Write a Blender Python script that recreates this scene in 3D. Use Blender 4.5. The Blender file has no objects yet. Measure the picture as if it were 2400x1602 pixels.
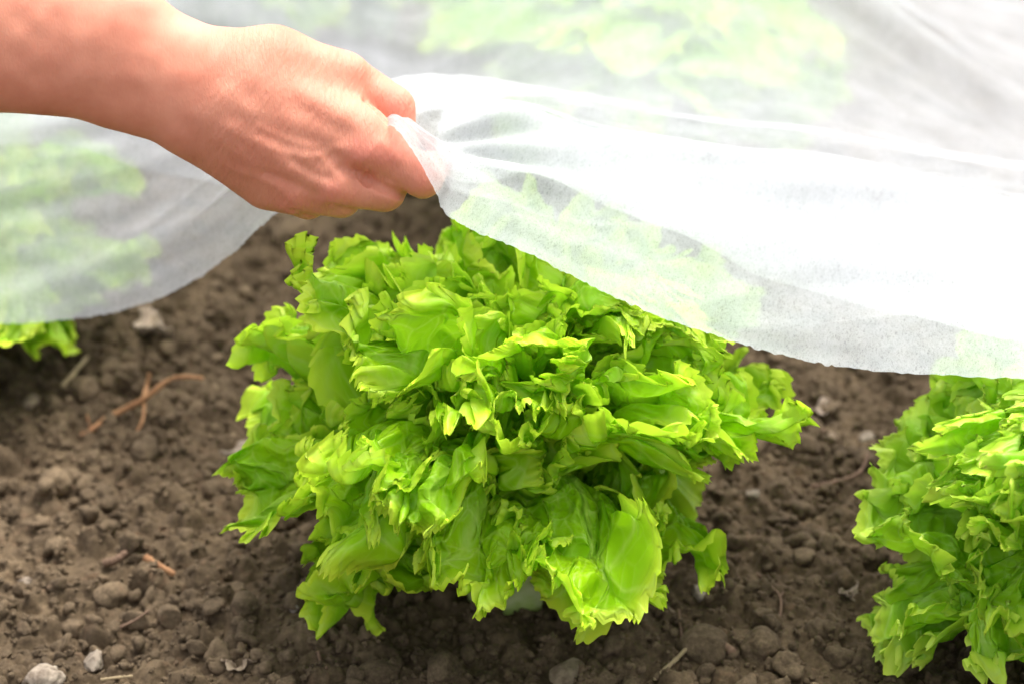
import bpy, math, random
import numpy as np
from math import radians, sin, cos, pi
rng = np.random.default_rng(7)
random.seed(7)
C = bpy.context.scene.collection
scene = bpy.context.scene

# ------------------------------------------------------------------ camera
PITCH = radians(28.0); LENS = 75.0
CAM = np.array([0.008, -1.064, 0.768])
cam_d = bpy.data.cameras.new('camera'); cam = bpy.data.objects.new('camera', cam_d); C.objects.link(cam)
cam.location = CAM.tolist(); cam.rotation_euler = (pi/2 - PITCH, 0, 0)
cam_d.lens = LENS; cam_d.sensor_width = 36.0; cam_d.clip_start = 0.02; cam_d.clip_end = 200
cam_d.dof.use_dof = True; cam_d.dof.focus_distance = 1.17; cam_d.dof.aperture_fstop = 5.3
scene.camera = cam
# ------------------------------------------------------------------ sky, sun, exposure
world = bpy.data.worlds.new("World"); scene.world = world; world.use_nodes = True
wn = world.node_tree; bg = wn.nodes['Background']
sky = wn.nodes.new('ShaderNodeTexSky'); sky.sky_type = 'NISHITA'; sky.sun_disc = False
SUN_EL, SUN_AZ = radians(66), radians(28)       # azimuth from +Y towards +X
sky.sun_elevation = SUN_EL; sky.sun_rotation = SUN_AZ
sky.dust_density = 6.0; sky.air_density = 1.0; sky.ozone_density = 1.0
hs = wn.nodes.new('ShaderNodeHueSaturation'); hs.inputs['Saturation'].default_value = 0.25
wn.links.new(sky.outputs[0], hs.inputs['Color']); wn.links.new(hs.outputs[0], bg.inputs[0])
bg.inputs[1].default_value = 0.15
sl = bpy.data.lights.new('sun', 'SUN'); sun = bpy.data.objects.new('sun', sl); C.objects.link(sun)
sl.energy = 1.3; sl.angle = radians(35); sl.color = (1.0, 0.97, 0.92)
sun.rotation_euler = (-(pi/2 - SUN_EL), 0, -SUN_AZ)
scene.view_settings.view_transform = 'Standard'; scene.view_settings.look = 'None'
scene.view_settings.exposure = 1.4; scene.view_settings.gamma = 1.0
scene.cycles.use_denoising = True
scene.cycles.max_bounces = 16; scene.cycles.transparent_max_bounces = 24

# ------------------------------------------------------------------ helpers
RT = np.array([1., 0, 0]); UP = np.array([0, sin(PITCH), cos(PITCH)]); FW = np.array([0, cos(PITCH), -sin(PITCH)])
K = 36.0/LENS/2400.0
def cam_pt(px, py, d):                       # where a point seen at (px,py) stands, d metres out
    px, py, d = [np.asarray(a, float) for a in (px, py, d)]
    return CAM + ((px-1200)*K*d)[..., None]*RT + ((801-py)*K*d)[..., None]*UP + d[..., None]*FW
def on_ground(px, py, z=0.0):
    r = (px-1200)*K*RT + (801-py)*K*UP + FW
    return CAM + r*((z-CAM[2])/r[2])
def mesh_obj(name, verts, faces, mat, parent=None, smooth=True, uv=None, attrs=None):
    me = bpy.data.meshes.new(name)
    verts = np.asarray(verts, np.float32).reshape(-1, 3); faces = np.asarray(faces, np.int32)
    nf, k = faces.shape
    me.vertices.add(len(verts)); me.vertices.foreach_set('co', verts.ravel())
    me.loops.add(nf*k); me.loops.foreach_set('vertex_index', faces.ravel())
    me.polygons.add(nf); me.polygons.foreach_set('loop_start', np.arange(0, nf*k, k, dtype=np.int32))
    me.polygons.foreach_set('loop_total', np.full(nf, k, np.int32))
    if smooth: me.polygons.foreach_set('use_smooth', np.ones(nf, bool))
    me.update(calc_edges=True); me.validate()
    if uv is not None:
        l = me.uv_layers.new(name='UVMap'); l.data.foreach_set('uv', np.asarray(uv, np.float32)[faces.ravel()].ravel())
    for an, av in (attrs or {}).items():
        a = me.attributes.new(an, 'FLOAT', 'POINT'); a.data.foreach_set('value', np.asarray(av, np.float32).ravel())
    if mat: me.materials.append(mat)
    o = bpy.data.objects.new(name, me); C.objects.link(o)
    if parent: o.parent = parent
    return o
def tag(o, label=None, cat=None, group=None, kind=None):
    if label: o['label'] = label
    if cat: o['category'] = cat
    if group: o['group'] = group
    if kind: o['kind'] = kind
    return o
def empty(name, loc, rz=0):
    o = bpy.data.objects.new(name, None); C.objects.link(o); o.location = loc; o.rotation_euler = (0, 0, rz)
    o.empty_display_size = 0.05
    return o
def grid_faces(nr, nc, off=0):
    i, j = np.meshgrid(np.arange(nr-1), np.arange(nc-1), indexing='ij')
    a = (i*nc+j).ravel()+off
    return np.stack([a, a+1, a+nc+1, a+nc], 1)
def sstep(a, b, x):
    t = np.clip((x-a)/(b-a), 0, 1); return t*t*(3-2*t)
def vnoise(x, y, seed=0):                   # smooth value noise on arrays
    xi = np.floor(x).astype(np.int64); yi = np.floor(y).astype(np.int64); fx = x-xi; fy = y-yi
    fx = fx*fx*(3-2*fx); fy = fy*fy*(3-2*fy)
    def h(a, b):
        n = (a*374761393 + b*668265263 + seed*974634777) & 0x7fffffff
        n = ((n ^ (n >> 13))*1274126177) & 0x7fffffff
        return ((n ^ (n >> 16)) & 0xffff)/65535.0*2-1
    return (h(xi, yi)*(1-fx)+h(xi+1, yi)*fx)*(1-fy)+(h(xi, yi+1)*(1-fx)+h(xi+1, yi+1)*fx)*fy
def catmull(P, n):
    P = np.asarray(P, float); m = len(P); u = np.linspace(0, m-1, n); i = np.clip(u.astype(int), 0, m-2); f = (u-i)[:, None]
    p0 = P[np.clip(i-1, 0, m-1)]; p1 = P[i]; p2 = P[i+1]; p3 = P[np.clip(i+2, 0, m-1)]
    return 0.5*((2*p1)+(-p0+p2)*f+(2*p0-5*p1+4*p2-p3)*f**2+(-p0+3*p1-3*p2+p3)*f**3)
class NT:                                     # tiny node helper
    def __init__(s, name):
        s.m = bpy.data.materials.new(name); s.m.use_nodes = True; s.t = s.m.node_tree
        s.t.nodes.clear(); s.out = s.n('ShaderNodeOutputMaterial')
    def n(s, typ, ins=None, **kw):
        nd = s.t.nodes.new(typ)
        for k, v in kw.items(): setattr(nd, k, v)
        for k, v in (ins or {}).items():
            if isinstance(v, bpy.types.NodeSocket): s.t.links.new(v, nd.inputs[k])
            else: nd.inputs[k].default_value = v
        return nd
    def math(s, op, a, b=0.0, clamp=False):
        return s.n('ShaderNodeMath', {0: a, 1: b}, operation=op, use_clamp=clamp).outputs[0]
    def ramp(s, fac, stops):
        r = s.n('ShaderNodeValToRGB', {0: fac}); e = r.color_ramp.elements
        while len(e) < len(stops): e.new(0.5)
        for q, (p, c) in zip(e, stops): q.position = p; q.color = (*c, 1) if len(c) == 3 else c
        return r.outputs[0]
    def mix(s, fac, a, b, bt='MIX'):
        nd = s.n('ShaderNodeMix', data_type='RGBA', blend_type=bt)
        for k, v in ((0, fac), (6, a), (7, b)):
            if isinstance(v, bpy.types.NodeSocket): s.t.links.new(v, nd.inputs[k])
            else: nd.inputs[k].default_value = v if k == 0 else ((*v, 1) if len(v) == 3 else v)
        return nd.outputs[2]
    def noise(s, vec, scale, detail=3, rough=.5, dist=0):
        return s.n('ShaderNodeTexNoise', {'Vector': vec, 'Scale': scale, 'Detail': detail, 'Roughness': rough, 'Distortion': dist}).outputs[0]
    def surf(s, sh): s.t.links.new(sh, s.out.inputs[0])

# ------------------------------------------------------------------ materials
def soil_mat(name, dark, lite, scale=1.0):
    t = NT(name); g = t.n('ShaderNodeNewGeometry').outputs['Position']
    n1 = t.noise(g, 22*scale, 5, .6); n2 = t.noise(g, 300*scale, 5, .7); n3 = t.noise(g, 90, 3, .6)
    f = t.math('ADD', t.math('MULTIPLY', n1, .5), t.math('MULTIPLY', n2, .5))
    col = t.ramp(f, [(.36, dark), (.52, [(a+b)/2 for a, b in zip(dark, lite)]), (.64, lite)])
    sp = t.ramp(n3, [(.60, (0, 0, 0)), (.72, (1, 1, 1))])
    col = t.mix(t.math('MULTIPLY', sp, .35), col, (.19, .11, .065))
    b = t.n('ShaderNodeBump', {'Strength': .7, 'Distance': .0012, 'Height': n2})
    b2 = t.n('ShaderNodeBump', {'Strength': .6, 'Distance': .002, 'Height': n3, 'Normal': b.outputs[0]})
    p = t.n('ShaderNodeBsdfPrincipled', {'Base Color': col, 'Roughness': .92, 'Normal': b2.outputs[0], 'Specular IOR Level': .2})
    t.surf(p.outputs[0]); return t.m
M_SOIL = soil_mat('soil', (.048, .032, .018), (.165, .116, .067))
M_CLOD = soil_mat('clods', (.052, .036, .021), (.200, .142, .085), 1.3)
def stone_mat(name, c1, c2):
    t = NT(name); g = t.n('ShaderNodeTexCoord').outputs['Object']
    n1 = t.noise(g, 90, 5, .65); n2 = t.noise(g, 600, 4, .7)
    col = t.ramp(n1, [(.38, c1), (.6, c2)])
    b = t.n('ShaderNodeBump', {'Strength': .6, 'Distance': .001, 'Height': n2})
    t.surf(t.n('ShaderNodeBsdfPrincipled', {'Base Color': col, 'Roughness': .85, 'Normal': b.outputs[0]}).outputs[0]); return t.m
M_STONE = stone_mat('stone', (.15, .11, .075), (.40, .33, .25))
M_TAN = stone_mat('stone_tan', (.16, .11, .07), (.36, .27, .18))
M_GREY = stone_mat('stone_grey', (.13, .11, .09), (.28, .235, .19))
M_TWIG = stone_mat('twig', (.10, .055, .03), (.20, .12, .075))
M_ROOT = stone_mat('root', (.26, .12, .05), (.42, .22, .10))
M_STRAW = stone_mat('straw', (.30, .22, .12), (.46, .35, .2))
M_DRY = stone_mat('dry_leaf', (.28, .21, .15), (.50, .40, .31))

def leaf_mat(name, deep, mid, edge, veinc):
    t = NT(name)
    uv = t.n('ShaderNodeTexCoord').outputs['UV']
    at = t.n('ShaderNodeAttribute', attribute_name='margin').outputs['Fac']
    st = t.n('ShaderNodeAttribute', attribute_name='stalk').outputs['Fac']
    vn = t.n('ShaderNodeAttribute', attribute_name='vein').outputs['Fac']
    info = t.n('ShaderNodeObjectInfo').outputs['Random']
    wob = t.n('ShaderNodeTexNoise', {'Vector': uv, 'Scale': 25.0, 'Detail': 3.0})
    uvd = t.n('ShaderNodeVectorMath', {0: uv, 1: t.n('ShaderNodeVectorMath', {0: wob.outputs['Color'], 'Scale': .016}, operation='SCALE').outputs[0]}, operation='ADD').outputs[0]
    v1 = t.n('ShaderNodeTexVoronoi', {'Vector': uvd, 'Scale': 75.0}, feature='DISTANCE_TO_EDGE').outputs['Distance']
    v2 = t.n('ShaderNodeTexVoronoi', {'Vector': uvd, 'Scale': 190.0}, feature='DISTANCE_TO_EDGE').outputs['Distance']
    net = t.ramp(v1, [(0., (1, 1, 1)), (.055, (0, 0, 0))]); net2 = t.ramp(v2, [(0., (1, 1, 1)), (.08, (0, 0, 0))])
    blot = t.noise(uv, 14, 3, .55)
    col = t.mix(t.ramp(blot, [(.35, (0, 0, 0)), (.65, (1, 1, 1))]), deep, mid)
    col = t.mix(t.math('MULTIPLY', info, .35), col, mid)
    col = t.mix(t.math('MULTIPLY', at, .9), col, edge)
    col = t.mix(t.math('ADD', t.math('MULTIPLY', net, .42), t.math('MULTIPLY', net2, .14)), col, veinc)
    col = t.mix(t.math('MULTIPLY', vn, .8), col, veinc)
    col = t.mix(st, col, (.62, .68, .42))
    sm = t.n('ShaderNodeTexVoronoi', {'Vector': uvd, 'Scale': 120.0, 'Smoothness': .5}, feature='SMOOTH_F1').outputs['Distance']
    dome = t.math('SUBTRACT', 1.0, t.math('MULTIPLY', sm, sm)); fine = t.math('MINIMUM', v2, .25)
    b = t.n('ShaderNodeBump', {'Strength': 1.0, 'Distance': .006, 'Height': dome})
    b = t.n('ShaderNodeBump', {'Strength': .5, 'Distance': .002, 'Height': fine, 'Normal': b.outputs[0]})
    b = t.n('ShaderNodeBump', {'Strength': .5, 'Distance': .0015, 'Height': vn, 'Normal': b.outputs[0]})
    p = t.n('ShaderNodeBsdfPrincipled', {'Base Color': col, 'Roughness': .40, 'Normal': b.outputs[0], 'Specular IOR Level': .30})
    tcol = t.mix(.55, col, (.42, .78, .03), 'MIX')
    tr = t.n('ShaderNodeBsdfTranslucent', {'Color': tcol, 'Normal': b.outputs[0]})
    t.surf(t.n('ShaderNodeMixShader', {0: .40, 1: p.outputs[0], 2: tr.outputs[0]}).outputs[0]); return t.m
M_LEAF = leaf_mat('lettuce_leaf', (.21, .49, .003), (.42, .72, .006), (.80, .95, .07), (.56, .76, .13))
M_LEAF2 = leaf_mat('lettuce_leaf_cool', (.23, .52, .010), (.44, .75, .022), (.80, .95, .12), (.56, .78, .19))
t = NT('stem_white'); g = t.n('ShaderNodeTexCoord').outputs['Object']
col = t.ramp(t.noise(g, 60, 3), [(.35, (.36, .48, .12)), (.65, (.62, .68, .34))])
t.surf(t.n('ShaderNodeBsdfPrincipled', {'Base Color': col, 'Roughness': .4, 'Subsurface Weight': .2, 'Subsurface Radius': (.004, .004, .002)}).outputs[0]); M_STEM = t.m

# fleece
t = NT('fleece'); uv = t.n('ShaderNodeTexCoord').outputs['UV']
def fib(rot, sc, st, seed):
    mp = t.n('ShaderNodeMapping', {'Vector': uv, 'Rotation': (0, 0, radians(rot)), 'Scale': (sc, sc*st, 1), 'Location': (seed, seed*2, 0)})
    wv = t.n('ShaderNodeTexNoise', {'Vector': mp.outputs[0], 'Scale': 1.0, 'Detail': 2.0, 'Roughness': .6, 'Distortion': .7}).outputs[0]
    d = t.math('ABSOLUTE', t.math('SUBTRACT', wv, .5))
    return t.ramp(d, [(0, (1, 1, 1)), (.035, (.35, .35, .35)), (.09, (0, 0, 0))])
f = fib(20, 330, .45, 1.0)
for r_, s_, k_, e_ in ((-28, 380, .42, 5.), (75, 350, .5, 9.), (5, 420, .4, 13.), (48, 300, .5, 17.), (110, 360, .45, 21.)):
    f = t.math('MAXIMUM', f, fib(r_, s_, k_, e_))
cl = t.noise(uv, 26, 4, .6); cl2 = t.noise(uv, 160, 3, .6)
op = t.math('ADD', t.math('MULTIPLY', f, .28), t.math('ADD', t.math('MULTIPLY', cl, .42), t.math('MULTIPLY', cl2, .10)))
op = t.math('ADD', op, .13, True)
op = t.math('MINIMUM', op, .97)
dif = t.n('ShaderNodeBsdfDiffuse', {'Color': (.67, .69, .715, 1)}); trl = t.n('ShaderNodeBsdfTranslucent', {'Color': (.76, .78, .80, 1)})
bd = t.n('ShaderNodeBump', {'Strength': .4, 'Distance': .0008, 'Height': f})
t.t.links.new(bd.outputs[0], dif.inputs['Normal'])
cloth = t.n('ShaderNodeMixShader', {0: .45, 1: dif.outputs[0], 2: trl.outputs[0]})
tp = t.n('ShaderNodeBsdfTransparent')
t.surf(t.n('ShaderNodeMixShader', {0: op, 1: tp.outputs[0], 2: cloth.outputs[0]}).outputs[0]); M_FLEECE = t.m

# skin
t = NT('skin'); oc = t.n('ShaderNodeTexCoord').outputs['UV']
red = t.n('ShaderNodeAttribute', attribute_name='redness').outputs['Fac']
mot = t.noise(oc, 7, 4, .6)
base = t.ramp(mot, [(.36, (.56, .195, .12)), (.64, (.66, .265, .17))])
pn = t.noise(oc, 60, 3, .6)
base = t.mix(t.math('MULTIPLY', pn, .25), base, (.66, .31, .20))
base = t.mix(red, base, (.74, .23, .17))
mp = t.n('ShaderNodeMapping', {'Vector': oc, 'Rotation': (0, 0, radians(-62)), 'Scale': (1, .28, 1)}).outputs[0]
w1 = t.noise(mp, 150, 4, .65, .8)
mp2 = t.n('ShaderNodeMapping', {'Vector': oc, 'Rotation': (0, 0, radians(-25)), 'Scale': (1, .5, 1)}).outputs[0]
w2 = t.n('ShaderNodeTexVoronoi', {'Vector': mp2, 'Scale': 110.0}, feature='DISTANCE_TO_EDGE').outputs['Distance']
hm = t.n('ShaderNodeAttribute', attribute_name='handness').outputs['Fac']
b1 = t.n('ShaderNodeBump', {'Strength': t.math('MULTIPLY', hm, .6), 'Distance': .0012, 'Height': w1})
b2 = t.n('ShaderNodeBump', {'Strength': .3, 'Distance': .0004, 'Height': w2, 'Normal': b1.outputs[0]})
p = t.n('ShaderNodeBsdfPrincipled', {'Base Color': base, 'Roughness': .55, 'Normal': b2.outputs[0], 'Subsurface Weight': .25,
     'Subsurface Radius': (.012, .004, .002), 'Subsurface Scale': .6, 'Specular IOR Level': .3})
t.surf(p.outputs[0]); M_SKIN = t.m

# ------------------------------------------------------------------ soil sheet with real clods
def axis(lo, hi, step, far):
    a = list(np.arange(lo, hi, step)); s = step
    r = [hi]; 
    while r[-1] < far: s *= 1.12; r.append(r[-1]+s)
    l = [lo]; s = step
    while l[-1] > -far: s *= 1.12; l.append(l[-1]-s)
    return np.array(l[::-1][:-1] + a + r)
XS = axis(-.50, .50, .0017, 25.); YS = axis(-.20, .55, .0017, 25.)
GX, GY = np.meshgrid(XS, YS)
def soil_base(x, y):
    return .006*vnoise(x*9, y*9, 1)+.003*vnoise(x*23, y*23, 2)+.0012*vnoise(x*70, y*70, 3)
H = soil_base(GX, GY)
def stamp(cx, cy, r, hgt, seed):
    i0, i1 = np.searchsorted(XS, [cx-r*1.3, cx+r*1.3]); j0, j1 = np.searchsorted(YS, [cy-r*1.3, cy+r*1.3])
    if i1-i0 < 2 or j1-j0 < 2: return
    x = GX[j0:j1, i0:i1]-cx; y = GY[j0:j1, i0:i1]-cy
    a = np.arctan2(y, x); rr = r*(1+.16*np.sin(2*a+seed)+.10*np.sin(3*a+seed*2.3)+.07*np.sin(5*a+seed*3.1))
    q = np.sqrt(x*x+y*y)/rr
    b = float(soil_base(np.array(cx), np.array(cy)))
    h = b - r*.35 + hgt*np.sqrt(np.clip(1-q**2.4, 0, 1))*(1+.32*q*np.cos(a-seed*5)+.16*np.cos(4*a+seed*7)*q)
    h = np.where(q < 1, h*(1), -1)
    H[j0:j1, i0:i1] = np.maximum(H[j0:j1, i0:i1], h)
for k in range(36000):
    cx = rng.uniform(-.62, .62); cy = rng.uniform(-.22, .95)
    r = min(.0020*(1-rng.random())**(-.50), .013)
    stamp(cx, cy, r, r*rng.uniform(.8, 1.35), rng.uniform(0, 6))
H += .0014*vnoise(GX*170, GY*170, 5)+.0013*vnoise(GX*330, GY*330, 6)
H[(abs(GX) > .6) | (GY > .8)] *= .8
mesh_obj('soil', np.stack([GX, GY, H], -1), grid_faces(len(YS), len(XS)), M_SOIL)
tag(bpy.data.objects['soil'], kind='structure')
def ground_z(x, y):
    i = min(max(np.searchsorted(XS, x), 0), len(XS)-1); j = min(max(np.searchsorted(YS, y), 0), len(YS)-1)
    return float(H[j, i])

# icosphere by subdivision
def ico(sub):
    p = (1+5**.5)/2
    V = [(-1, p, 0), (1, p, 0), (-1, -p, 0), (1, -p, 0), (0, -1, p), (0, 1, p), (0, -1, -p), (0, 1, -p), (p, 0, -1), (p, 0, 1), (-p, 0, -1), (-p, 0, 1)]
    V = [np.array(v)/np.linalg.norm(v) for v in V]
    F = [(0, 11, 5), (0, 5, 1), (0, 1, 7), (0, 7, 10), (0, 10, 11), (1, 5, 9), (5, 11, 4), (11, 10, 2), (10, 7, 6), (7, 1, 8), (3, 9, 4), (3, 4, 2), (3, 2, 6), (3, 6, 8), (3, 8, 9), (4, 9, 5), (2, 4, 11), (6, 2, 10), (8, 6, 7), (9, 8, 1)]
    for _ in range(sub):
        c = {}; G = []
        def md(a, b):
            k = (min(a, b), max(a, b))
            if k not in c:
                v = V[a]+V[b]; V.append(v/np.linalg.norm(v)); c[k] = len(V)-1
            return c[k]
        for a, b, d in F:
            x, y, z = md(a, b), md(b, d), md(d, a); G += [(a, x, z), (b, y, x), (d, z, y), (x, y, z)]
        F = G
    return np.array(V), np.array(F)
I1, F1 = ico(2); I3, F3 = ico(4)
def rock(V, seed, amp=.22, flat=.75, facet=0):
    r = np.random.default_rng(seed); d = np.ones(len(V))
    for k in range(12):
        w = r.normal(size=3)*(1.3+.45*k); d += amp/(1+.55*k)*np.sin(V@w+r.uniform(0, 6))
    for k in range(facet):
        n = r.normal(size=3); n /= np.linalg.norm(n); q = V@n
        d = np.minimum(d, r.uniform(.6, .85)/np.maximum(q, 1e-3)) if True else d
    S = V*d[:, None]*np.array([1, r.uniform(.7, 1), flat*r.uniform(.8, 1.1)])
    a = r.uniform(0, 6.28); R = np.array([[cos(a), -sin(a), 0], [sin(a), cos(a), 0], [0, 0, 1]])
    return S@R.T
protos = [rock(I1, s, .30, .8, s % 5) for s in range(40)]
vs, fs, off = [], [], 0
for k in range(20000):
    cx = rng.uniform(-.5, .5); cy = -.2+.95*rng.random()**1.25
    r = min(.0012*(1-rng.random())**(-.50), .0075)
    P = protos[k % 40]*r + np.array([cx, cy, ground_z(cx, cy)+r*.25])
    vs.append(P); fs.append(F1+off); off += len(P)
o = mesh_obj('soil_crumbs', np.concatenate(vs), np.concatenate(fs), M_CLOD)
tag(o, 'loose brown crumbs of soil scattered over the bed', 'soil', kind='stuff')

# ------------------------------------------------------------------ stones, twigs, dry scraps
def stone(px, py, size, mat, label, name='pebble', group='pale pebbles on the soil', flat=.7, facet=3, sq=(1, 1)):
    p = on_ground(px, py, .004); V = rock(I3, int(px*7+py), .10, flat, facet)*size*np.array([sq[0], sq[1], 1])
    o = mesh_obj(name, V, F3, mat); o.location = (p[0], p[1], ground_z(p[0], p[1])+size*.25*flat)
    tag(o, label, 'stone', group); return o
stone(105, 1588, .0125, M_STONE, 'whitish rough stone in the bottom left corner of the soil')
stone(218, 1537, .0075, M_STONE, 'pale grey pebble just above the whitish stone in the bottom left', sq=(.9, 1.2))
stone(1335, 1565, .0115, M_TAN, 'round tan speckled stone in front of the middle lettuce')
stone(1637, 1388, .0062, M_STONE, 'cream angular pebble right of the middle lettuce base', sq=(.8, 1.2))
stone(1562, 1422, .0060, M_TAN, 'brownish pebble close under the right edge of the middle lettuce')
stone(570, 1052, .0125, M_STONE, 'flat pale stone left of the middle lettuce', flat=.55, sq=(1.3, .8))
stone(76, 948, .0085, M_TAN, 'dull tan pebble below the left lettuce')
stone(60, 1365, .0050, M_STONE, 'small pale pebble near the left edge of the soil')
stone(2034, 1010, .0072, M_STONE, 'light round pebble left of the right lettuce')
stone(1945, 1033, .0055, M_TAN, 'small orange-tan pebble beside the light round pebble')
stone(2160, 1450, .0070, M_GREY, 'grey pebble under the right lettuce leaves')
stone(1765, 1176, .0045, M_STONE, 'small light pebble between the middle and right lettuces')
stone(585, 1452, .0045, M_STONE, 'small light pebble in the soil lower left of the middle lettuce')
stone(690, 1440, .0045, M_GREY, 'small grey pebble beside the lowest left leaf of the middle lettuce')
stone(395, 1432, .0105, M_CLOD, 'grey brown flat sided clod in the lower left soil', 'soil_clod', 'larger soil clods')
stone(265, 1385, .0120, M_CLOD, 'rounded brown clod in the left foreground', 'soil_clod', 'larger soil clods', facet=0)
stone(130, 1140, .0135, M_CLOD, 'big rounded brown clod at the middle left', 'soil_clod', 'larger soil clods', facet=0)
stone(345, 1070, .0125, M_CLOD, 'greyish brown clod below the orange root', 'soil_clod', 'larger soil clods', facet=1)
stone(205, 925, .0135, M_CLOD, 'blurred brown clod left of the orange root', 'soil_clod', 'larger soil clods', facet=0)
stone(1645, 1510, .0155, M_CLOD, 'brown clod behind the pale straw on the right foreground', 'soil_clod', 'larger soil clods', facet=2)
stone(1785, 1520, .0130, M_CLOD, 'dark brown lumpy clod right of the dark stick', 'soil_clod', 'larger soil clods', facet=2)
stone(880, 1580, .0150, M_CLOD, 'large round clod at the bottom edge left of centre', 'soil_clod', 'larger soil clods', facet=0)
stone(1040, 1585, .0130, M_CLOD, 'large round clod at the bottom edge near the centre', 'soil_clod', 'larger soil clods', facet=0)
stone(1880, 1040, .0120, M_CLOD, 'brown clod beside the stick right of the middle lettuce', 'soil_clod', 'larger soil clods', facet=1)
stone(690, 560, .020, M_CLOD, 'blurred brown clod below the hand', 'soil_clod', 'larger soil clods', facet=0)
stone(800, 610, .018, M_CLOD, 'blurred brown clod behind the middle lettuce top', 'soil_clod', 'larger soil clods', facet=0)

def tube(paths, nseg=7):
    V, F, off = [], [], 0
    for P, r0, r1 in paths:
        P = catmull(P, 22); n = len(P); T = np.gradient(P, axis=0); T /= np.linalg.norm(T, axis=1)[:, None]
        A = np.cross(T, [.1, .2, 1.]); A /= np.linalg.norm(A, axis=1)[:, None]; B = np.cross(T, A)
        rad = np.linspace(r0, r1, n)*(1+.14*np.sin(np.arange(n)*1.9)+.1*rng.normal(size=n)); rad[0] *= .3; rad[-1] *= .3
        th = np.linspace(0, 2*pi, nseg, endpoint=False)
        R = P[:, None]+rad[:, None, None]*(np.cos(th)[None, :, None]*A[:, None]+np.sin(th)[None, :, None]*B[:, None])
        V.append(R.reshape(-1, 3))
        i, j = np.meshgrid(np.arange(n-1), np.arange(nseg), indexing='ij'); a = (i*nseg+j).ravel(); b = (i*nseg+(j+1) % nseg).ravel()
        F.append(np.stack([a, b, b+nseg, a+nseg], 1)+off); off += n*nseg
    return np.concatenate(V), np.concatenate(F)
def gpt(px, py, lift):
    p = on_ground(px, py, lift); p[2] = max(p[2], ground_z(p[0], p[1])+.0015); return p
def twig(name, paths, mat, label, cat='twig', group='twigs lying on the soil'):
    V, F = tube([([gpt(*q) for q in pp], a, b) for pp, a, b in paths])
    c = V.mean(0); c[2] = V[:, 2].min()
    o = mesh_obj(name, V-c, F, mat); o.location = c.tolist(); tag(o, label, cat, group); return o
twig('dry_root', [([(185, 1030, .004), (260, 975, .010), (335, 935, .020), (395, 890, .030), (440, 882, .034), (478, 886, .036)], .0026, .0012),
     ([(335, 935, .018), (345, 900, .022), (350, 872, .030)], .0018, .0014), ([(338, 935, .018), (335, 980, .012), (318, 1020, .004)], .0014, .0010),
     ([(212, 1005, .006), (206, 985, .012), (204, 970, .016)], .0012, .0007)], M_ROOT, 'orange brown dried root with short branches left of the middle lettuce', 'root', 'roots')
twig('twig', [([(1628, 1462, .008), (1660, 1488, .008), (1690, 1505, .007), (1720, 1530, .006)], .0022, .0026)], M_TWIG, 'short thick dark stick right of the middle lettuce base')
twig('straw', [([(1532, 1592, .006), (1580, 1548, .006), (1612, 1515, .008), (1634, 1488, .009)], .0015, .0011)], M_STRAW, 'pale crooked straw in the right foreground', 'straw', 'straws')
twig('twig', [([(1590, 1425, .010), (1595, 1470, .006), (1600, 1520, .005)], .0010, .0006)], M_TWIG, 'thin upright reddish twig behind the pale straw')
twig('twig', [([(1772, 1340, .007), (1810, 1375, .008), (1828, 1405, .008), (1828, 1440, .007), (1812, 1480, .006)], .0008, .0010), ([(1828, 1405, .008), (1836, 1385, .010)], .0007, .0005)], M_TWIG, 'thin forked twig between the middle and right lettuces')
twig('twig', [([(1778, 935, .008), (1840, 965, .008), (1900, 1000, .008), (1945, 1025, .006)], .0022, .0016)], M_TWIG, 'long brown stick behind the right side of the middle lettuce')
twig('twig', [([(1900, 1140, .006), (1960, 1128, .008), (2015, 1105, .010), (2035, 1060, .014)], .0018, .0012)], M_TWIG, 'curved brown twig left of the right lettuce')
twig('twig', [([(2105, 1520, .006), (2120, 1485, .008), (2128, 1470, .008)], .0010, .0007)], M_TWIG, 'tiny twig beside the lowest leaf of the right lettuce')
twig('twig', [([(745, 1530, .008), (755, 1560, .006), (768, 1600, .004)], .0013, .0010)], M_TWIG, 'thin dark twig below the middle lettuce at the bottom edge')
twig('straw', [([(235, 1592, .005), (280, 1586, .005), (312, 1583, .005)], .0011, .0009)], M_STRAW, 'short yellow straw at the bottom edge on the left', 'straw', 'straws')
twig('twig', [([(280, 1470, .005), (320, 1450, .006), (350, 1428, .006)], .0012, .0008)], M_TWIG, 'thin brown twig in the lower left soil')
twig('twig', [([(145, 910, .010), (180, 865, .012), (210, 830, .012)], .0018, .0012)], M_STRAW, 'blurred pale twig right of the left lettuce')
twig('twig', [([(340, 1328, .006), (380, 1335, .008), (410, 1345, .006)], .0026, .0020)], M_ROOT, 'short reddish chip of bark left of the middle lettuce', 'bark')
twig('twig', [([(240, 1320, .006), (270, 1312, .007), (300, 1305, .006)], .0030, .0024)], M_TWIG, 'short brown stub of wood in the left soil')
twig('twig', [([(305, 1285, .006), (322, 1262, .008)], .0024, .0018)], M_STRAW, 'small pale wood chip in the left soil', 'wood chip')
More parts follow.
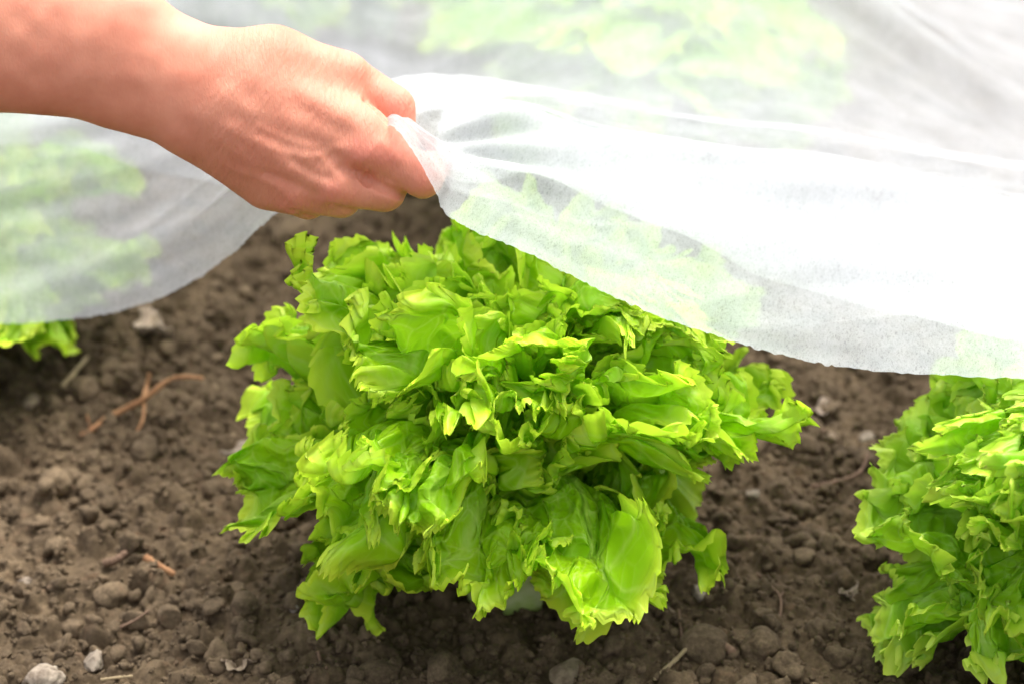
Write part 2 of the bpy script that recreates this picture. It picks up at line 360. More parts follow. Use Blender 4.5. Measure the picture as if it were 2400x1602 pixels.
def scrap(px, py, w, h, label, seed, lift=.006, mat=None, name='dry_leaf', cat='dry leaf'):
    p = on_ground(px, py, lift); n = 26; u, v = np.meshgrid(np.linspace(-1, 1, n), np.linspace(-1, 1, n))
    a = np.arctan2(v, u); m = np.maximum(abs(u), abs(v)); rr = m*(1+.22*np.sin(a*3+seed)+.12*np.sin(a*7+seed*2)+.07*np.sin(a*13+seed))
    x = w*rr*np.cos(a); y = h*rr*np.sin(a); z = .25*w*(vnoise(u*1.7+seed, v*1.7, seed)+.4*vnoise(u*5, v*5, seed+1))+.4*w*u*u+w*.25
    o = mesh_obj(name, np.stack([x, y, z], -1), grid_faces(n, n), mat or M_DRY); o.location = (p[0], p[1], ground_z(p[0], p[1])); o.rotation_euler = (.35, .1, seed)
    s = o.modifiers.new('thick', 'SOLIDIFY'); s.thickness = .0006
    tag(o, label, cat, 'dry scraps on the soil')
scrap(1985, 1392, .0085, .0050, 'curled pale dry leaf scrap left of the right lettuce', 1)
scrap(350, 775, .019, .012, 'large pale crumpled dry leaf behind the orange root', 2)
scrap(560, 1560, .0105, .0090, 'crumpled brown leaf scrap at the bottom edge', 3, mat=M_TAN)
scrap(1925, 962, .010, .006, 'blurred pale dry leaf beside the long brown stick', 4)

# ------------------------------------------------------------------ fleece
NU = 520
A_ = [(-500, 790, 1.52), (-250, 775, 1.50), (0, 760, 1.47), (150, 750, 1.46), (300, 724, 1.44), (430, 672, 1.41), (540, 597, 1.37), (640, 502, 1.32), (760, 430, 1.27), (850, 380, 1.245),
      (905, 298, 1.185), (942, 318, 1.160), (985, 385, 1.155), (1024, 455, 1.160), (1045, 498, 1.165), (1130, 555, 1.17), (1300, 640, 1.18), (1460, 712, 1.19), (1640, 777, 1.20), (1850, 836, 1.22), (2050, 868, 1.20), (2400, 887, 1.17), (2700, 900, 1.16), (3000, 910, 1.16)]
C_ = [(-500, 190, 1.60), (-250, 195, 1.58), (0, 205, 1.55), (150, 215, 1.53), (300, 225, 1.50), (430, 230, 1.47), (540, 235, 1.43), (640, 240, 1.38), (760, 240, 1.34), (850, 238, 1.30),
      (920, 230, 1.275), (960, 226, 1.27), (1000, 227, 1.27), (1060, 230, 1.275), (1110, 234, 1.28), (1220, 252, 1.30), (1380, 286, 1.33), (1560, 318, 1.35), (1740, 345, 1.36), (1920, 362, 1.37), (2100, 398, 1.37), (2400, 458, 1.37), (2700, 510, 1.37), (3000, 560, 1.37)]
def lerp_rows(A, B, f, ddep=0, dpy=0):
    return [(a[0]*(1-f)+b[0]*f, a[1]*(1-f)+b[1]*f+dpy, a[2]*(1-f)+b[2]*f+ddep) for a, b in zip(A, B)]
rowsP = [A_, lerp_rows(A_, C_, .33, -.005), lerp_rows(A_, C_, .68, -.005), C_]
rows = []
for Rr in rowsP:
    Q = catmull(Rr, NU); rows.append(cam_pt(Q[:, 0], Q[:, 1], Q[:, 2]))
rows = np.array(rows)                                        # (4, NU, 3)
NV1 = 90
front = np.zeros((NV1, NU, 3))
P = rows; m = 4; u = np.linspace(0, m-1, NV1)
for q, uu in enumerate(u):
    i = min(int(uu), m-2); f = uu-i
    p1, p2 = P[i], P[i+1]; p0 = P[i-1] if i > 0 else 2*p1-p2
    p3 = P[i+2] if i+2 < m else p2+np.array([0, .05, -.012])
    front[q] = .5*((2*p1)+(-p0+p2)*f+(2*p0-5*p1+4*p2-p3)*f**2+(-p0+3*p1-3*p2+p3)*f**3)
BACK = [(.12, .70), (-.25, .98), (.09, 1.10)]
def drape(x, y):
    s = np.full(np.shape(x), .0)
    for bx, by in BACK+[(-.78, .8), (.42, 1.55), (-.10, 1.55), (-.62, 1.5), (.9, 1.6)]:
        r = np.hypot(x-bx, y-by); s = s+np.exp(6*.235*np.exp(-(r/.27)**2.4))-1
    h = np.log(1+s)/6
    return .04+.86*np.clip(h, 0, .24)+.010*vnoise(x*7+y*3, y*5, 11)+.012*vnoise(x*3+3, y*14+x*4, 12)*(1)
NB = 150
dy = np.concatenate([np.linspace(.008, .9, 110), np.linspace(.92, 3.2, 40)])
c = front[-1]; back = np.zeros((NB, NU, 3))
for q in range(NB):
    y = c[:, 1]+dy[q]
    x = c[:, 0]*(1+.25*dy[q]); w = sstep(.12, .58, dy[q])
    z = (c[:, 2]-.22*dy[q]-.010*sstep(0,.05,dy[q]))*(1-w)+w*drape(x, y)
    back[q] = np.stack([x, y, z], -1)
S = np.concatenate([front, back], 0)
# arclength UVs (metres)
du = np.linalg.norm(np.diff(S[NV1-1], axis=0), axis=1); uu = np.concatenate([[0], np.cumsum(du)])
dv = np.linalg.norm(np.diff(S[:, 380], axis=0), axis=1); vv = np.concatenate([[0], np.cumsum(dv)])
UVf = np.stack(np.broadcast_arrays(uu[None, :], vv[:, None]), -1)
# folds: gathered at the pinch, running lengthways elsewhere
Nn = np.cross(np.gradient(S, axis=1), np.gradient(S, axis=0)); Nn /= np.linalg.norm(Nn, axis=-1)[..., None]+1e-9
pinch = cam_pt(930, 330, 1.18); d = S-pinch; dist = np.linalg.norm(d, axis=-1)
angp = np.arctan2(d@UP, d@RT)
wr = .0075*np.sin(angp*15+2*np.sin(angp*4))*np.exp(-(dist/.13)**2)*sstep(.035, .10, dist)
U_, V_ = UVf[..., 0], UVf[..., 1]
wr += .0038*vnoise(U_*4+V_*3, V_*24-U_*7, 21)*sstep(0, .03, V_)+.0020*vnoise(U_*9+V_*5, V_*60-U_*12, 22)*sstep(0, .02, V_)
wr += .0022*(1-np.abs(vnoise(U_*3.1+9-V_*3, V_*14-U_*5.5, 23)))**6*sstep(0, .03, V_)
S = S+Nn*wr[..., None]
S[0] += (.0006*vnoise(U_[0]*700, U_[0]*0, 31)+.0006*vnoise(U_[0]*250, U_[0]*0, 32))[:, None]*UP
o = mesh_obj('fleece', S, grid_faces(S.shape[0], NU), M_FLEECE, uv=UVf.reshape(-1, 2))
tag(o, 'thin white garden fleece lifted at its edge by the hand and draped over the lettuces', 'fleece')

# where the cloth lies double, a second layer just behind the first
flo = o
def double(F, seed):
    F = np.array(F, float); Qa = catmull(A_, NU); Qc = catmull(C_, NU)
    cols = [i for i in range(NU) if F[0, 0] <= Qa[i, 0] <= F[-1, 0]]; nv = 60; G = np.zeros((nv, len(cols), 3)); UV2 = np.zeros((nv, len(cols), 2))
    fc = catmull(np.c_[F, np.zeros(len(F))], 400)
    for n_, i in enumerate(cols):
        fy = np.interp(Qa[i, 0], fc[:, 0], fc[:, 1]); v = np.clip((Qa[i, 1]-fy)/(Qa[i, 1]-Qc[i, 1]), .02, .97)
        vs_ = (v+(1-v)*np.linspace(0, 1, nv))*(NV1-1); k0 = np.clip(vs_.astype(int), 0, NV1-2); f_ = (vs_-k0)[:, None]
        G[:, n_] = S[k0, i]*(1-f_)+S[k0+1, i]*f_; UV2[:, n_] = UVf[k0, i]*1.0+seed
    off = .004+.003*vnoise(UV2[..., 0]*20, UV2[..., 1]*20, seed); G = G+FW*off[..., None]-np.array([0, 0, .002])
    mesh_obj('folded_layer', G, grid_faces(nv, len(cols)), M_FLEECE, flo, uv=UV2.reshape(-1, 2))
double([(1010, 385), (1060, 425), (1160, 418), (1240, 438), (1340, 478), (1500, 540), (1640, 598), (1760, 650), (1950, 692), (2150, 745), (2400, 800), (2900, 850)], 3)
double([(-450, 335), (0, 345), (150, 342), (240, 365), (330, 395), (480, 420), (620, 455)], 5)
# height of the cloth over the bed, so that leaves below press against it
GC = .005; HM = np.full((300, 400), 9.)
ix = ((S[..., 0]+1)/GC).astype(int).ravel(); iy = ((S[..., 1]+.3)/GC).astype(int).ravel(); ok = (ix >= 0) & (ix < 400) & (iy >= 0) & (iy < 300)
np.minimum.at(HM, (iy[ok], ix[ok]), S[..., 2].ravel()[ok])
for _ in range(34):
    Pd = np.pad(HM, 1, constant_values=9.); nb = np.minimum.reduce([Pd[:-2, 1:-1], Pd[2:, 1:-1], Pd[1:-1, :-2], Pd[1:-1, 2:]]); HM = np.where((HM > 8) & (nb < 8), nb+.0012, HM)
def press(Vl, loc, az, tilt, root):
    Rz = np.array([[cos(az), -sin(az), 0], [sin(az), cos(az), 0], [0, 0, 1]]); Rx = np.array([[1, 0, 0], [0, cos(tilt), -sin(tilt)], [0, sin(tilt), cos(tilt)]])
    R = Rz@Rx; Wd = Vl@R.T+np.array(loc)+np.array(root)
    a = np.clip(((Wd[..., 0]+1)/GC).astype(int), 0, 399); b = np.clip(((Wd[..., 1]+.3)/GC).astype(int), 0, 299); lim = HM[b, a]-.006
    over = Wd[..., 2]-(lim-.02); Wd[..., 2] = np.where((over > 0) & (lim > .04) & (lim < 5), lim-.02+.02*(1-np.exp(-over/.02)), Wd[..., 2])
    return (Wd-np.array(loc)-np.array(root))@R
# ------------------------------------------------------------------ lettuce leaves
def make_leaf(L, W, e0, e1, pw, Rw, th1, lam1, th2, lam2, nr, nc, seed, phim=108, recurve=0., stalk=.22, twist=0., th3=.0, flare=1.6):
    r_ = np.random.default_rng(seed)
    rr = np.concatenate([np.linspace(0, .85, nr-17, endpoint=False), np.linspace(.85, 1, 17)])
    tau = np.linspace(-1, 1, nc); edge_w = sstep(.6, 1., rr)
    # outline length
    ph = radians(phim); q = np.linspace(-1, 1, 400)
    ao = L*(.36+.64*np.cos(q*ph)); bo = W*np.sin(q*ph)
    al = np.concatenate([[0], np.cumsum(np.hypot(np.diff(ao), np.diff(bo)))]); OL = al[-1]
    s = (tau+1)/2*OL
    def wav(lam, amt, k):
        w = 1+amt*np.interp(np.linspace(0, 1, nc), np.linspace(0, 1, k), r_.uniform(-1, 1, k))
        phs = np.cumsum(w)/nc*OL/lam*2*pi + r_.uniform(0, 6)
        am = .72+.42*np.interp(np.linspace(0, 1, nc), np.linspace(0, 1, k+3), r_.uniform(0, 1, k+3))
        return am*np.sin(phs)
    # wavelengths are along the material, hence longer than the ruffles they make
    g1 = wav(lam1, .6, 15); g2 = wav(lam2, .5, 17); g0 = wav(.075, .5, 5); gm = wav(.034, .5, 9); g3 = wav(lam2*.45, .5, 40)
    beta = flare*(.45+.9*np.interp(np.linspace(0, 1, nc), np.linspace(0, 1, 13), r_.uniform(-.8, 1.2, 13)))
    V = np.zeros((nr, nc, 3)); edge = np.zeros((nr, nc)); stl = np.zeros((nr, nc)); vein = np.zeros((nr, nc)); UVc = np.zeros((nr, nc, 2))
    na = 80; aa = np.linspace(0, L*1.12, na); ee = radians(1)*(e0+(e1-e0)*np.clip(aa/L, 0, 1.1)**pw+34*sstep(.2, .6, aa/L)*vnoise(aa*22+seed, aa*0+seed, 3)); swing = r_.uniform(-.55, .55)
    cr = np.concatenate([[0], np.cumsum(np.cos(ee)[:-1]*np.diff(aa))]); cz = np.concatenate([[0], np.cumsum(np.sin(ee)[:-1]*np.diff(aa))])
    wn_ = int(nc/OL*lam1*1.15)//2*2
    teeth = np.abs(((s/.0019+1.2*np.sin(s/.013+seed)) % 1)-.5)*2
    lob = .035*np.interp(np.linspace(0, 1, nc), np.linspace(0, 1, 15), r_.uniform(-1, 1, 15))
    for i, r in enumerate(rr):
        k1 = np.clip((r-.86)/.12, 0, 1); k2 = np.clip((r-.92)/.07, 0, 1)
        th = th1*k1*g1 + th2*k2*g2 + th3*sstep(.88, 1, r)*g3
        th = 2.5*np.tanh(th/2.5)
        cx = np.concatenate([[0], np.cumsum(.5*(np.cos(th)[1:]+np.cos(th)[:-1]))]); cy = np.concatenate([[0], np.cumsum(.5*(np.sin(th)[1:]+np.sin(th)[:-1]))])
        tot = cx[-1]; tx = cx/tot*2-1
        cc = np.concatenate([[0], np.cumsum(np.pad(cy, wn_//2, mode='reflect'))]); cy = cy-((cc[wn_:]-cc[:-wn_])/wn_)[:nc]
        sc = OL*max(r, .05)/tot
        ruf = cy*sc
        tt = np.clip((r-.80)/.20, 0, 1); bt = np.where(np.abs(beta) < .05, .05, beta)*tt+1e-4
        re = r if r <= .80 else .80+.20*tt*np.sin(bt)/bt
        phi = np.interp((tx+1)/2*OL, al, q)*ph; Rl = np.hypot(L*(.36+.64*np.cos(phi)), W*np.sin(phi))
        hgt = ruf*np.cos(bt)+Rl*.20*tt*(1-np.cos(bt))/bt
        rad = re*(1+lob*r) - ruf*np.sin(bt)/Rl + (.0028/Rl*(teeth-.5)*sstep(.95, 1, r))
        a = L*(.36+.64*np.cos(phi))*rad; b = W*np.sin(phi)*rad**1.25 + .012*tx*(1-r)**2
        # thin savoyed surface
        bl = 1-np.abs(vnoise(a*75+seed*3, b*75, seed)); bl2 = np.abs(vnoise(a*150+seed, b*150, seed+5))
        hgt = hgt + (.0085*g0*(.4+.6*r) + .0055*gm*sstep(.45, .95, r) -.0026*bl**3 + .0022*bl2 + .006*vnoise(a*30, b*30+seed, seed+1))*sstep(.1, .4, r)
        rib = np.exp(-(b/(.0055*(1-.75*np.clip(a/L, 0, 1))))**2)
        hgt = hgt - .003*rib*(1-r)
        hgt = hgt + recurve*(abs(b)/W)**2*W*k1
        aC = np.clip(a, 0, L*1.12)
        x0 = np.interp(aC, aa, cr); z0 = np.interp(aC, aa, cz); e = np.interp(aC, aa, ee)
        nx, nz = -np.sin(e), np.cos(e)
        ang = b/Rw + twist*aC/L
        X = x0+nx*hgt; Z = z0+nz*hgt
        out = X-Rw*(1-np.cos(b/Rw)); lat = Rw*np.sin(b/Rw)
        # ruffles stand off along the wrapped normal
        lat = lat + nx*hgt*np.sin(b/Rw)*.7
        V[i, :, 0] = out; V[i, :, 1] = lat+swing*aC**2/L; V[i, :, 2] = Z
        edge[i] = sstep(.93, 1.0, r)*(.75+.25*teeth); stl[i] = sstep(stalk, stalk*.35, a/L)*1.0
        pv = np.abs(np.sin(3.6*phi+1.2*np.sign(phi)*r)) if False else 1
        lv = np.abs(((np.abs(b)*.9-a*.75)/(L*.105)+.15*np.sin(a*60)) % 1-.5)*2
        lat_v = sstep(.86, 1., lv)*(1-sstep(.55, .9, r))*.6
        vein[i] = np.maximum(rib*(1-.6*r), lat_v)
        phu = np.interp(s, al, q)*ph; UVc[i, :, 0] = L*(.36+.64*np.cos(phu))*r+seed*.37 % 3; UVc[i, :, 1] = W*1.3*np.sin(phu)*r**1.2
    mu, mv = UVc[..., 0]*1.0, UVc[..., 1]*1.0; mask = (.0012+.0046*edge_w[:, None])*sstep(.15, .45, rr)[:, None]
    sg = (s/.0095)[None, :]*np.ones((nr, 1)); rg = rr[:, None]*np.ones((1, nc))*9
    for c_ in range(3):
        V[..., c_] += mask*(vnoise(mu*85+c_*17, mv*85+seed, 50+c_)+.9*edge_w[:, None]*vnoise(sg+c_*9, rg+seed, 60+c_)+.5*edge_w[:, None]*vnoise(sg*2.3+c_*9, rg*2+seed, 70+c_))
    return V, UVc, edge, stl, vein

def leaf_object(spec, seed, parent, mat, res, loc=(0, 0, 0), az=0, tilt=0):
    nr, nc = res
    V, U, ed, st, ve = make_leaf(nr=nr, nc=nc, seed=seed, **spec)
    V = press(V, loc, az, tilt, tuple(parent.location))
    o = mesh_obj('leaf', V, grid_faces(nr, nc), mat, parent, uv=U.reshape(-1, 2), attrs={'margin': ed, 'stalk': st, 'vein': ve})
    o.rotation_euler = (tilt, 0, az); o.location = loc
    return o
def J(a, f=.1): return a*(1+rng.uniform(-f, f))
LOW = dict(L=.138, W=.064, e0=52, e1=-72, pw=1.3, Rw=.13, th1=1.9, lam1=.0115, th2=.8, lam2=.0047, th3=.0)
OUT = dict(L=.172, W=.072, e0=64, e1=-66, pw=1.8, Rw=.13, th1=1.9, lam1=.0115, th2=.8, lam2=.0047, th3=.0)
MID = dict(L=.190, W=.070, e0=73, e1=-55, pw=2.2, Rw=.11, th1=1.9, lam1=.0115, th2=.8, lam2=.0047, th3=.0)
INN = dict(L=.200, W=.062, e0=79, e1=-38, pw=2.6, Rw=.08, th1=1.9, lam1=.0115, th2=.8, lam2=.0047, th3=.0)
COR = dict(L=.198, W=.052, e0=84, e1=-5, pw=2.8, Rw=.05, th1=1.9, lam1=.0115, th2=.8, lam2=.0047, th3=.0)
HEA = dict(L=.187, W=.040, e0=88, e1=40, pw=3.0, Rw=.03, th1=1.9, lam1=.0115, th2=.8, lam2=.0047, th3=.0)
def vary(d, s=1.0):
    d = dict(d); d['L'] = J(d['L'], .10)*s; d['W'] = J(d['W'], .12)*s; d['e0'] += rng.uniform(-7, 7); d['e1'] += rng.uniform(-22, 22)
    d['pw'] = J(d['pw'], .15); d['Rw'] = J(d['Rw'], .2)*s; d['th1'] = J(d['th1'], .08); d['lam1'] = J(d['lam1'], .2)
    return d
def lettuce(name, loc, label, mat, size, res, counts, seed, rz=0, extra=(), openfront=False):
    root = empty(name, loc, rz); tag(root, label, 'lettuce', 'lettuces growing in the bed')
    k = 0
    for cls, n, rho, zb in zip((LOW, OUT, MID, INN, COR, HEA), counts, (.022, .020, .015, .010, .005, .004), (.040, .042, .045, .048, .050, .050)):
        for i in range(n):
            az = 2*pi*(i+rng.uniform(-.28, .28))/n + k*.61
            if openfront and k < 2 and abs((az+radians(88)+pi) % (2*pi)-pi) < radians((17, 8)[k]): continue
            o = leaf_object(vary(cls, size), seed*100+k*7+i, root, mat, res, (cos(az)*rho, sin(az)*rho, zb*size+.012*(i % 2)), az, rng.uniform(-.42, .42))
        k += 1
    for j, (az, cls, kw) in enumerate(extra):
        d = vary(cls, size); d.update(kw); az = radians(az)
        leaf_object(d, seed*100+70+j, root, mat, res, (cos(az)*.012, sin(az)*.012, .022), az, 0)
    # white stump of the head
    n, m = 26, 40; th = np.linspace(0, 2*pi, m, endpoint=False); zz = np.linspace(-.03, .075, n)
    rad = (.024+.036*sstep(-.01, .085, zz))*size
    R = rad[:, None]*(1+.24*np.abs(np.cos(th*3.5+zz[:, None]*5))+.02*np.cos(th*23)+.02*np.cos(th*11+2))
    Vv = np.stack([R*np.cos(th), R*np.sin(th), np.repeat(zz[:, None]*size, m, 1)], -1)
    i, j = np.meshgrid(np.arange(n-1), np.arange(m), indexing='ij'); a = (i*m+j).ravel(); b = (i*m+(j+1) % m).ravel()
    mesh_obj('stem', Vv, np.stack([a, b, b+m, a+m], 1), M_STEM, root)
    return root
lettuce('lettuce', (.006, .052, .004), 'full curly green lettuce head in the middle under the hand', M_LEAF, .945, (40, 780), (9, 13, 15, 16, 14, 11), 1,
        openfront=True)
lettuce('lettuce', (.364, -.035, -.006), 'frilly green lettuce cut by the right edge of the photo', M_LEAF2, .95, (38, 600), (9, 13, 15, 15, 13, 10), 12)
lettuce('lettuce', (-.425, .345, 0), 'blurred lettuce at the left edge half under the fleece', M_LEAF, .92, (26, 240), (8, 9, 9, 8, 6, 4), 3)
proto = lettuce('lettuce', (.12, .68, .01), 'lettuce seen as a green haze beneath the fleece right of the hand', M_LEAF, 1.12, (22, 200), (7, 9, 9, 8, 6, 4), 4)
def copy_tree(o, loc, rz, label):
    r = o.copy(); C.objects.link(r); r.location = loc; r.rotation_euler = (0, 0, rz); r['label'] = label
    for ch in list(o.children):
        c = ch.copy(); C.objects.link(c); c.parent = r
for x, y, rz, lab in ((-.25, .98, 1., 'lettuce under the fleece at the top left above the forearm'),
                      (.09, 1.10, 3., 'lettuce deep under the fleece at the top centre of the photo')):
    copy_tree(proto, (x, y, 0), rz, lab)

# ------------------------------------------------------------------ hand and forearm (implicit surface -> one mesh)
STEP = 5.0; DEP = 1.20
x0, x1, y0, y1, z0, z1 = -1000, 1120, -640, 600, -230, 230
gx = np.arange(x0, x1, STEP, dtype=np.float32); gy = np.arange(y0, y1, STEP, dtype=np.float32); gz = np.arange(z0, z1, STEP, dtype=np.float32)
D = np.full((len(gx), len(gy), len(gz)), 80., np.float32)
def cone(a, ra, b, rb, k, sz=1.0, sub=False):
    pad = 75; lo = [min(a[i]-ra, b[i]-rb)-pad for i in range(3)]; hi = [max(a[i]+ra, b[i]+rb)+pad for i in range(3)]
    sl = [slice(*np.searchsorted(g, [l, h])) for g, l, h in zip((gx, gy, gz), lo, hi)]
    X, Y, Z = np.meshgrid(gx[sl[0]], gy[sl[1]], gz[sl[2]], indexing='ij', sparse=True)
    ax, ay, az = a; bx, by, bz = b[0]-ax, b[1]-ay, (b[2]-az)/sz
    L2 = bx*bx+by*by+bz*bz+1e-6
    px, py, pz = X-ax, Y-ay, (Z-az)/sz
    t = np.clip((px*bx+py*by+pz*bz)/L2, 0, 1)
    d = np.sqrt((px-t*bx)**2+(py-t*by)**2+(pz-t*bz)**2)-(ra+(rb-ra)*t)
    cur = D[sl[0], sl[1], sl[2]]
    if sub:
        h = np.maximum(k-np.abs(cur+d), 0)/k; D[sl[0], sl[1], sl[2]] = np.maximum(cur, -d)+h*h*k*.25
    else:
        h = np.maximum(k-np.abs(cur-d), 0)/k; D[sl[0], sl[1], sl[2]] = np.minimum(cur, d)-h*h*k*.25
# px, py, z (towards the camera) in picture units; z flattened by sz where the limb is flat
cone((-820, -40, -40), 185, (-780, -420, -60), 200, 60)        # elbow and upper arm, outside the frame
cone((-780, -60, -30), 180, (-100, 20, 0), 168, 70, .8)
cone((-780, -20, -30), 175, (-100, 110, 0), 142, 70, .8)
cone((-100, 20, 0), 168, (250, 90, 0), 142, 60, .75)
cone((-100, 110, 0), 142, (320, 180, 0), 110, 60, .75)
cone((250, 95, 0), 140, (455, 185, 0), 118, 60, .72)
cone((300, 190, 0), 108, (455, 255, 0), 100, 60, .72)
cone((450, 190, 0), 116, (570, 215, 0), 122, 60, .70)
cone((560, 160, -10), 84, (640, 150, -20), 80, 50)              # base of the thumb
cone((640, 150, -20), 80, (800, 190, -40), 72, 50)
cone((500, 190, 20), 84, (840, 315, 30), 74, 50)               # metacarpals under the back of the hand
cone((490, 245, 25), 84, (785, 420, 25), 66, 50)
cone((480, 275, 5), 84, (690, 440, 0), 62, 50)
cone((455, 285, -15), 74, (620, 430, -40), 58, 50)
cone((560, 270, -40), 110, (760, 320, -60), 100, 50, .8)       # palm
cone((800, 185, -62), 64, (916, 254, -62), 57, 12)              # thumb
cone((916, 258, -64), 55, (940, 340, -50), 42, 12)
cone((845, 335, 34), 62, (880, 350, 40), 64, 30)
cone((870, 350, 40), 60, (988, 413, 44), 52, 26)                # index finger
cone((988, 413, 44), 50, (1010, 395, -30), 42, 12)
cone((785, 432, 34), 52, (900, 444, 24), 52, 14)                # middle finger
cone((900, 444, 24), 50, (900, 430, -60), 44, 12)
cone((900, 430, -60), 44, (820, 390, -95), 42, 12)
cone((695, 452, 4), 48, (800, 464, -8), 46, 12)                 # ring finger
cone((800, 464, -8), 44, (815, 430, -80), 42, 12)
cone((630, 440, -35), 48, (722, 470, -40), 43, 12)              # little finger
cone((722, 470, -40), 42, (745, 425, -95), 38, 12)
# the folds between thumb, index and middle finger
def front_z(px, py):
    i = int((px-x0)/STEP); j = int((py-y0)/STEP); c = D[i, j]; k = np.nonzero(c < 0)[0]
    return gz[k[-1]] if len(k) else 0.
def carve(path, r, k):
    pts = catmull(np.array([(*q, 0) for q in path]), 14)[:, :2]; Z = [front_z(*q) for q in pts]; Z = np.convolve(np.pad(Z, 1, mode='edge'), [.25, .5, .25], 'valid')
    for (a, za), (b, zb) in zip(list(zip(pts, Z))[:-1], list(zip(pts, Z))[1:]): cone((a[0], a[1], za+2), r, (b[0], b[1], zb+2), r, k, 1, True)
carve([(852, 234), (866, 247), (888, 268), (912, 292)], 4, 8)
carve([(858, 420), (880, 432), (925, 452), (966, 463)], 9, 9)
carve([(775, 482), (810, 492), (850, 500)], 5, 10)
carve([(680, 492), (715, 506), (735, 512)], 4, 8)
def surface_nets(D):
    s = D < 0; nx, ny, nz = D.shape
    cnt = np.zeros((nx-1, ny-1, nz-1), np.float32); acc = np.zeros((nx-1, ny-1, nz-1, 3), np.float32)
    cs = np.zeros(cnt.shape, np.int16)
    offs = [(i, j, k) for i in (0, 1) for j in (0, 1) for k in (0, 1)]
    for o in offs: cs += s[o[0]:nx-1+o[0], o[1]:ny-1+o[1], o[2]:nz-1+o[2]]
    act = (cs > 0) & (cs < 8); I = np.argwhere(act); idx = np.full(act.shape, -1, np.int64); idx[act] = np.arange(len(I))
    val = {o: D[I[:, 0]+o[0], I[:, 1]+o[1], I[:, 2]+o[2]] for o in offs}
    ac = np.zeros((len(I), 3)); n = np.zeros(len(I))
    for a in offs:
        for ax in range(3):
            if a[ax] == 0:
                b = list(a); b[ax] = 1; b = tuple(b); va, vb = val[a], val[b]
                cr = (va < 0) != (vb < 0); t = np.where(cr, va/(va-vb+1e-12), 0)
                p = np.array(a, float)[None]+np.zeros((len(I), 3)); p[:, ax] += t
                ac += p*cr[:, None]; n += cr
    P = I+ac/n[:, None]
    F = []
    for ax in range(3):
        u, v = (ax+1) % 3, (ax+2) % 3
        sl0 = [slice(None)]*3; sl1 = [slice(None)]*3; sl0[ax] = slice(0, -1); sl1[ax] = slice(1, None)
        c = s[tuple(sl0)] != s[tuple(sl1)]; E = np.argwhere(c)
        E = E[(E[:, u] > 0) & (E[:, v] > 0) & (E[:, u] < D.shape[u]-1) & (E[:, v] < D.shape[v]-1)]
        def g(du, dv):
            q = E.copy(); q[:, u] -= du; q[:, v] -= dv; return idx[q[:, 0], q[:, 1], q[:, 2]]
        f = np.stack([g(1, 1), g(0, 1), g(0, 0), g(1, 0)], 1)
        inside = s[E[:, 0], E[:, 1], E[:, 2]]; f[~inside] = f[~inside][:, ::-1]; F.append(f)
    F = np.concatenate(F); return P, F[(F >= 0).all(1)]
Pv, Fv = surface_nets(D)
Pv = Pv*STEP+np.array([x0, y0, z0])
# light smoothing on the mesh
E = np.concatenate([Fv[:, [0, 1]], Fv[:, [1, 2]], Fv[:, [2, 3]], Fv[:, [3, 0]]])
def smooth(P, it, lam=.5):
    for _ in range(it):
        s = np.zeros_like(P); n = np.zeros(len(P))
        for k in range(3): s[:, k] = np.bincount(E[:, 0], P[E[:, 1], k], len(P))+np.bincount(E[:, 1], P[E[:, 0], k], len(P))
        n = np.bincount(E[:, 0], minlength=len(P))+np.bincount(E[:, 1], minlength=len(P))
        P = P+lam*(s/n[:, None]-P)
    return P
Pv = smooth(Pv, 2)
# one subdivision so that veins and creases have vertices to live on
def subdiv(P, F):
    e = np.sort(np.concatenate([F[:, [0, 1]], F[:, [1, 2]], F[:, [2, 3]], F[:, [3, 0]]]), 1); ue, inv = np.unique(e, axis=0, return_inverse=True)
    inv = inv.ravel(); n = len(P); m = len(ue); mid = P[ue].mean(1); fc = P[F].mean(1)
    nf = len(F); e0, e1, e2, e3 = [inv[i*nf:(i+1)*nf]+n for i in range(4)]; c = np.arange(nf)+n+m
    G = np.concatenate([np.stack([F[:, 0], e0, c, e3], 1), np.stack([F[:, 1], e1, c, e0], 1), np.stack([F[:, 2], e2, c, e1], 1), np.stack([F[:, 3], e3, c, e2], 1)])
    return np.concatenate([P, mid, fc]), G
Pv, Fv = subdiv(Pv, Fv)
E = np.concatenate([Fv[:, [0, 1]], Fv[:, [1, 2]], Fv[:, [2, 3]], Fv[:, [3, 0]]])
Pv = smooth(Pv, 3)
tri = np.cross(Pv[Fv[:, 2]]-Pv[Fv[:, 0]], Pv[Fv[:, 3]]-Pv[Fv[:, 1]]); nrm = np.zeros_like(Pv)
for k in range(4):
    for ax in range(3): nrm[:, ax] += np.bincount(Fv[:, k], tri[:, ax], len(Pv))
nrm /= np.linalg.norm(nrm, axis=1)[:, None]+1e-9
if (nrm[np.argmax(Pv[:, 2])][2]) < 0: nrm = -nrm; Fv = Fv[:, ::-1]
face = sstep(-.1, .5, nrm[:, 2])
def pdist(path):
    d = np.full(len(Pv), 1e9)
    for a, b in zip(path[:-1], path[1:]):
        a = np.array(a, float); b = np.array(b, float); ab = b-a; t = np.clip(((Pv[:, :2]-a)@ab)/(ab@ab), 0, 1)
        d = np.minimum(d, np.linalg.norm(Pv[:, :2]-a-t[:, None]*ab, axis=1))
    return d
disp = np.zeros(len(Pv))
def emb(path, amp, w):
    p = catmull(np.array([(*q, 0) for q in path]), 24)[:, :2]; w = w*(1.25 if w > 6 else 1); amp = amp*(.82 if amp > 0 else 1.0); disp[:] += amp*np.exp(-(pdist(p)/w)**2)*face
emb([(560, 250), (660, 285), (760, 320), (850, 352)], 3.00, 20)            # tendons
emb([(540, 300), (620, 350), (700, 400), (790, 440)], 3.60, 16)
emb([(520, 330), (590, 385), (640, 420), (690, 455)], 3.00, 14)
emb([(600, 328), (650, 352), (700, 368), (745, 366), (790, 345), (830, 352)], 2.2, 9)   # veins
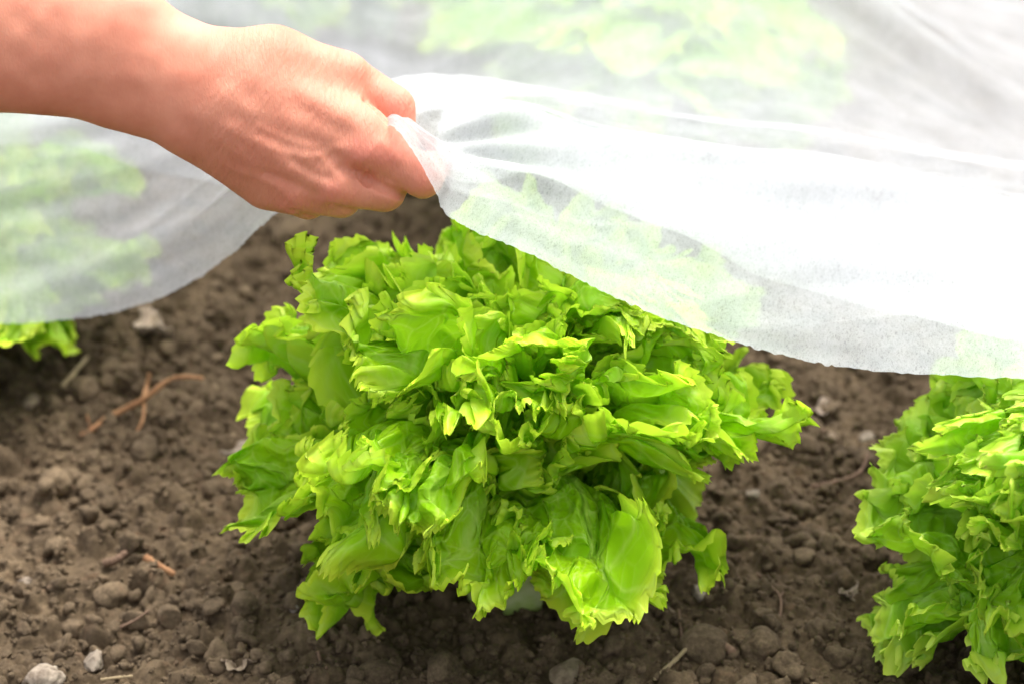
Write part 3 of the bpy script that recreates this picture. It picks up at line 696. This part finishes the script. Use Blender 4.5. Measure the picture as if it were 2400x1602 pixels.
emb([(745, 366), (775, 395), (800, 425)], 2.40, 8)
emb([(797, 351), (835, 372), (862, 368), (889, 336), (915, 350), (935, 375)], 3.60, 11)
emb([(540, 395), (600, 415), (640, 432), (680, 462), (720, 484)], 3.00, 9)
emb([(610, 300), (680, 330), (740, 345)], 1.80, 8)
emb([(700, 245), (760, 285), (810, 312)], -7.20, 22)                        # hollow below the thumb web
emb([(690, 378), (740, 410), (770, 420)], -4.00, 10)
emb([(620, 405), (690, 432), (740, 455)], -4.00, 10)
emb([(800, 395), (850, 410), (870, 425)], -5.60, 10)
emb([(850, 395), (862, 420), (880, 440)], 2.40, 8); emb([(836, 400), (845, 420), (862, 436)], -2.40, 4)
emb([(845, 372), (875, 378), (900, 370)], 4.20, 22); emb([(770, 455), (800, 462)], 4.80, 22); emb([(690, 478), (720, 485)], 3.00, 20)
for dx in (-14, -4, 6, 15): emb([(845+dx, 385), (850+dx, 408), (866+dx, 430)], -1.04, 2.6)
for dx in (0, 9, 19): emb([(952-dx, 226), (968-dx, 250), (966-dx, 280)], -1.04, 3)
emb([(560, 110), (530, 170), (470, 230), (430, 290)], -4, 26)            # wrist
hand = sstep(430, 560, Pv[:, 0]+.3*Pv[:, 1]-40)
fx = Pv[:, 0]*.86+Pv[:, 1]*.5; fy = -Pv[:, 0]*.5+Pv[:, 1]*.86
disp += hand*face*(.45*vnoise(fx/8, fy/38, 41)+.35*vnoise(fx/4.5, fy/22, 42))
disp += 2.2*vnoise(Pv[:, 0]/45, Pv[:, 1]/45, 43)*face
Pv2 = Pv+nrm*disp[:, None]
red = .45*np.exp(-(pdist([(850, 355), (905, 372)])/38)**2)+.45*np.exp(-(pdist([(785, 455), (815, 465)])/26)**2)+.35*np.exp(-(pdist([(935, 240), (960, 285), (1000, 420)])/40)**2) \
    + .25*np.exp(-(pdist([(660, 470), (730, 490)])/26)**2)+.9*np.exp(-(pdist([(834, 329), (837, 333)])/4)**2)
W3 = cam_pt(Pv2[:, 0], Pv2[:, 1], DEP-Pv2[:, 2]*K*DEP)
org = W3[Pv[:, 0] < -400].mean(0); org[2] = W3[:, 2].min()
arm = mesh_obj('person', W3-org, Fv, M_SKIN, uv=np.stack([Pv[:, 0], -Pv[:, 1]], 1)/1000*1.0, attrs={'redness': np.clip(red, 0, .8), 'handness': hand})
arm.location = org.tolist()
tag(arm, 'bare forearm and hand reaching in from the left, fingers pinching the white fleece edge', 'person')
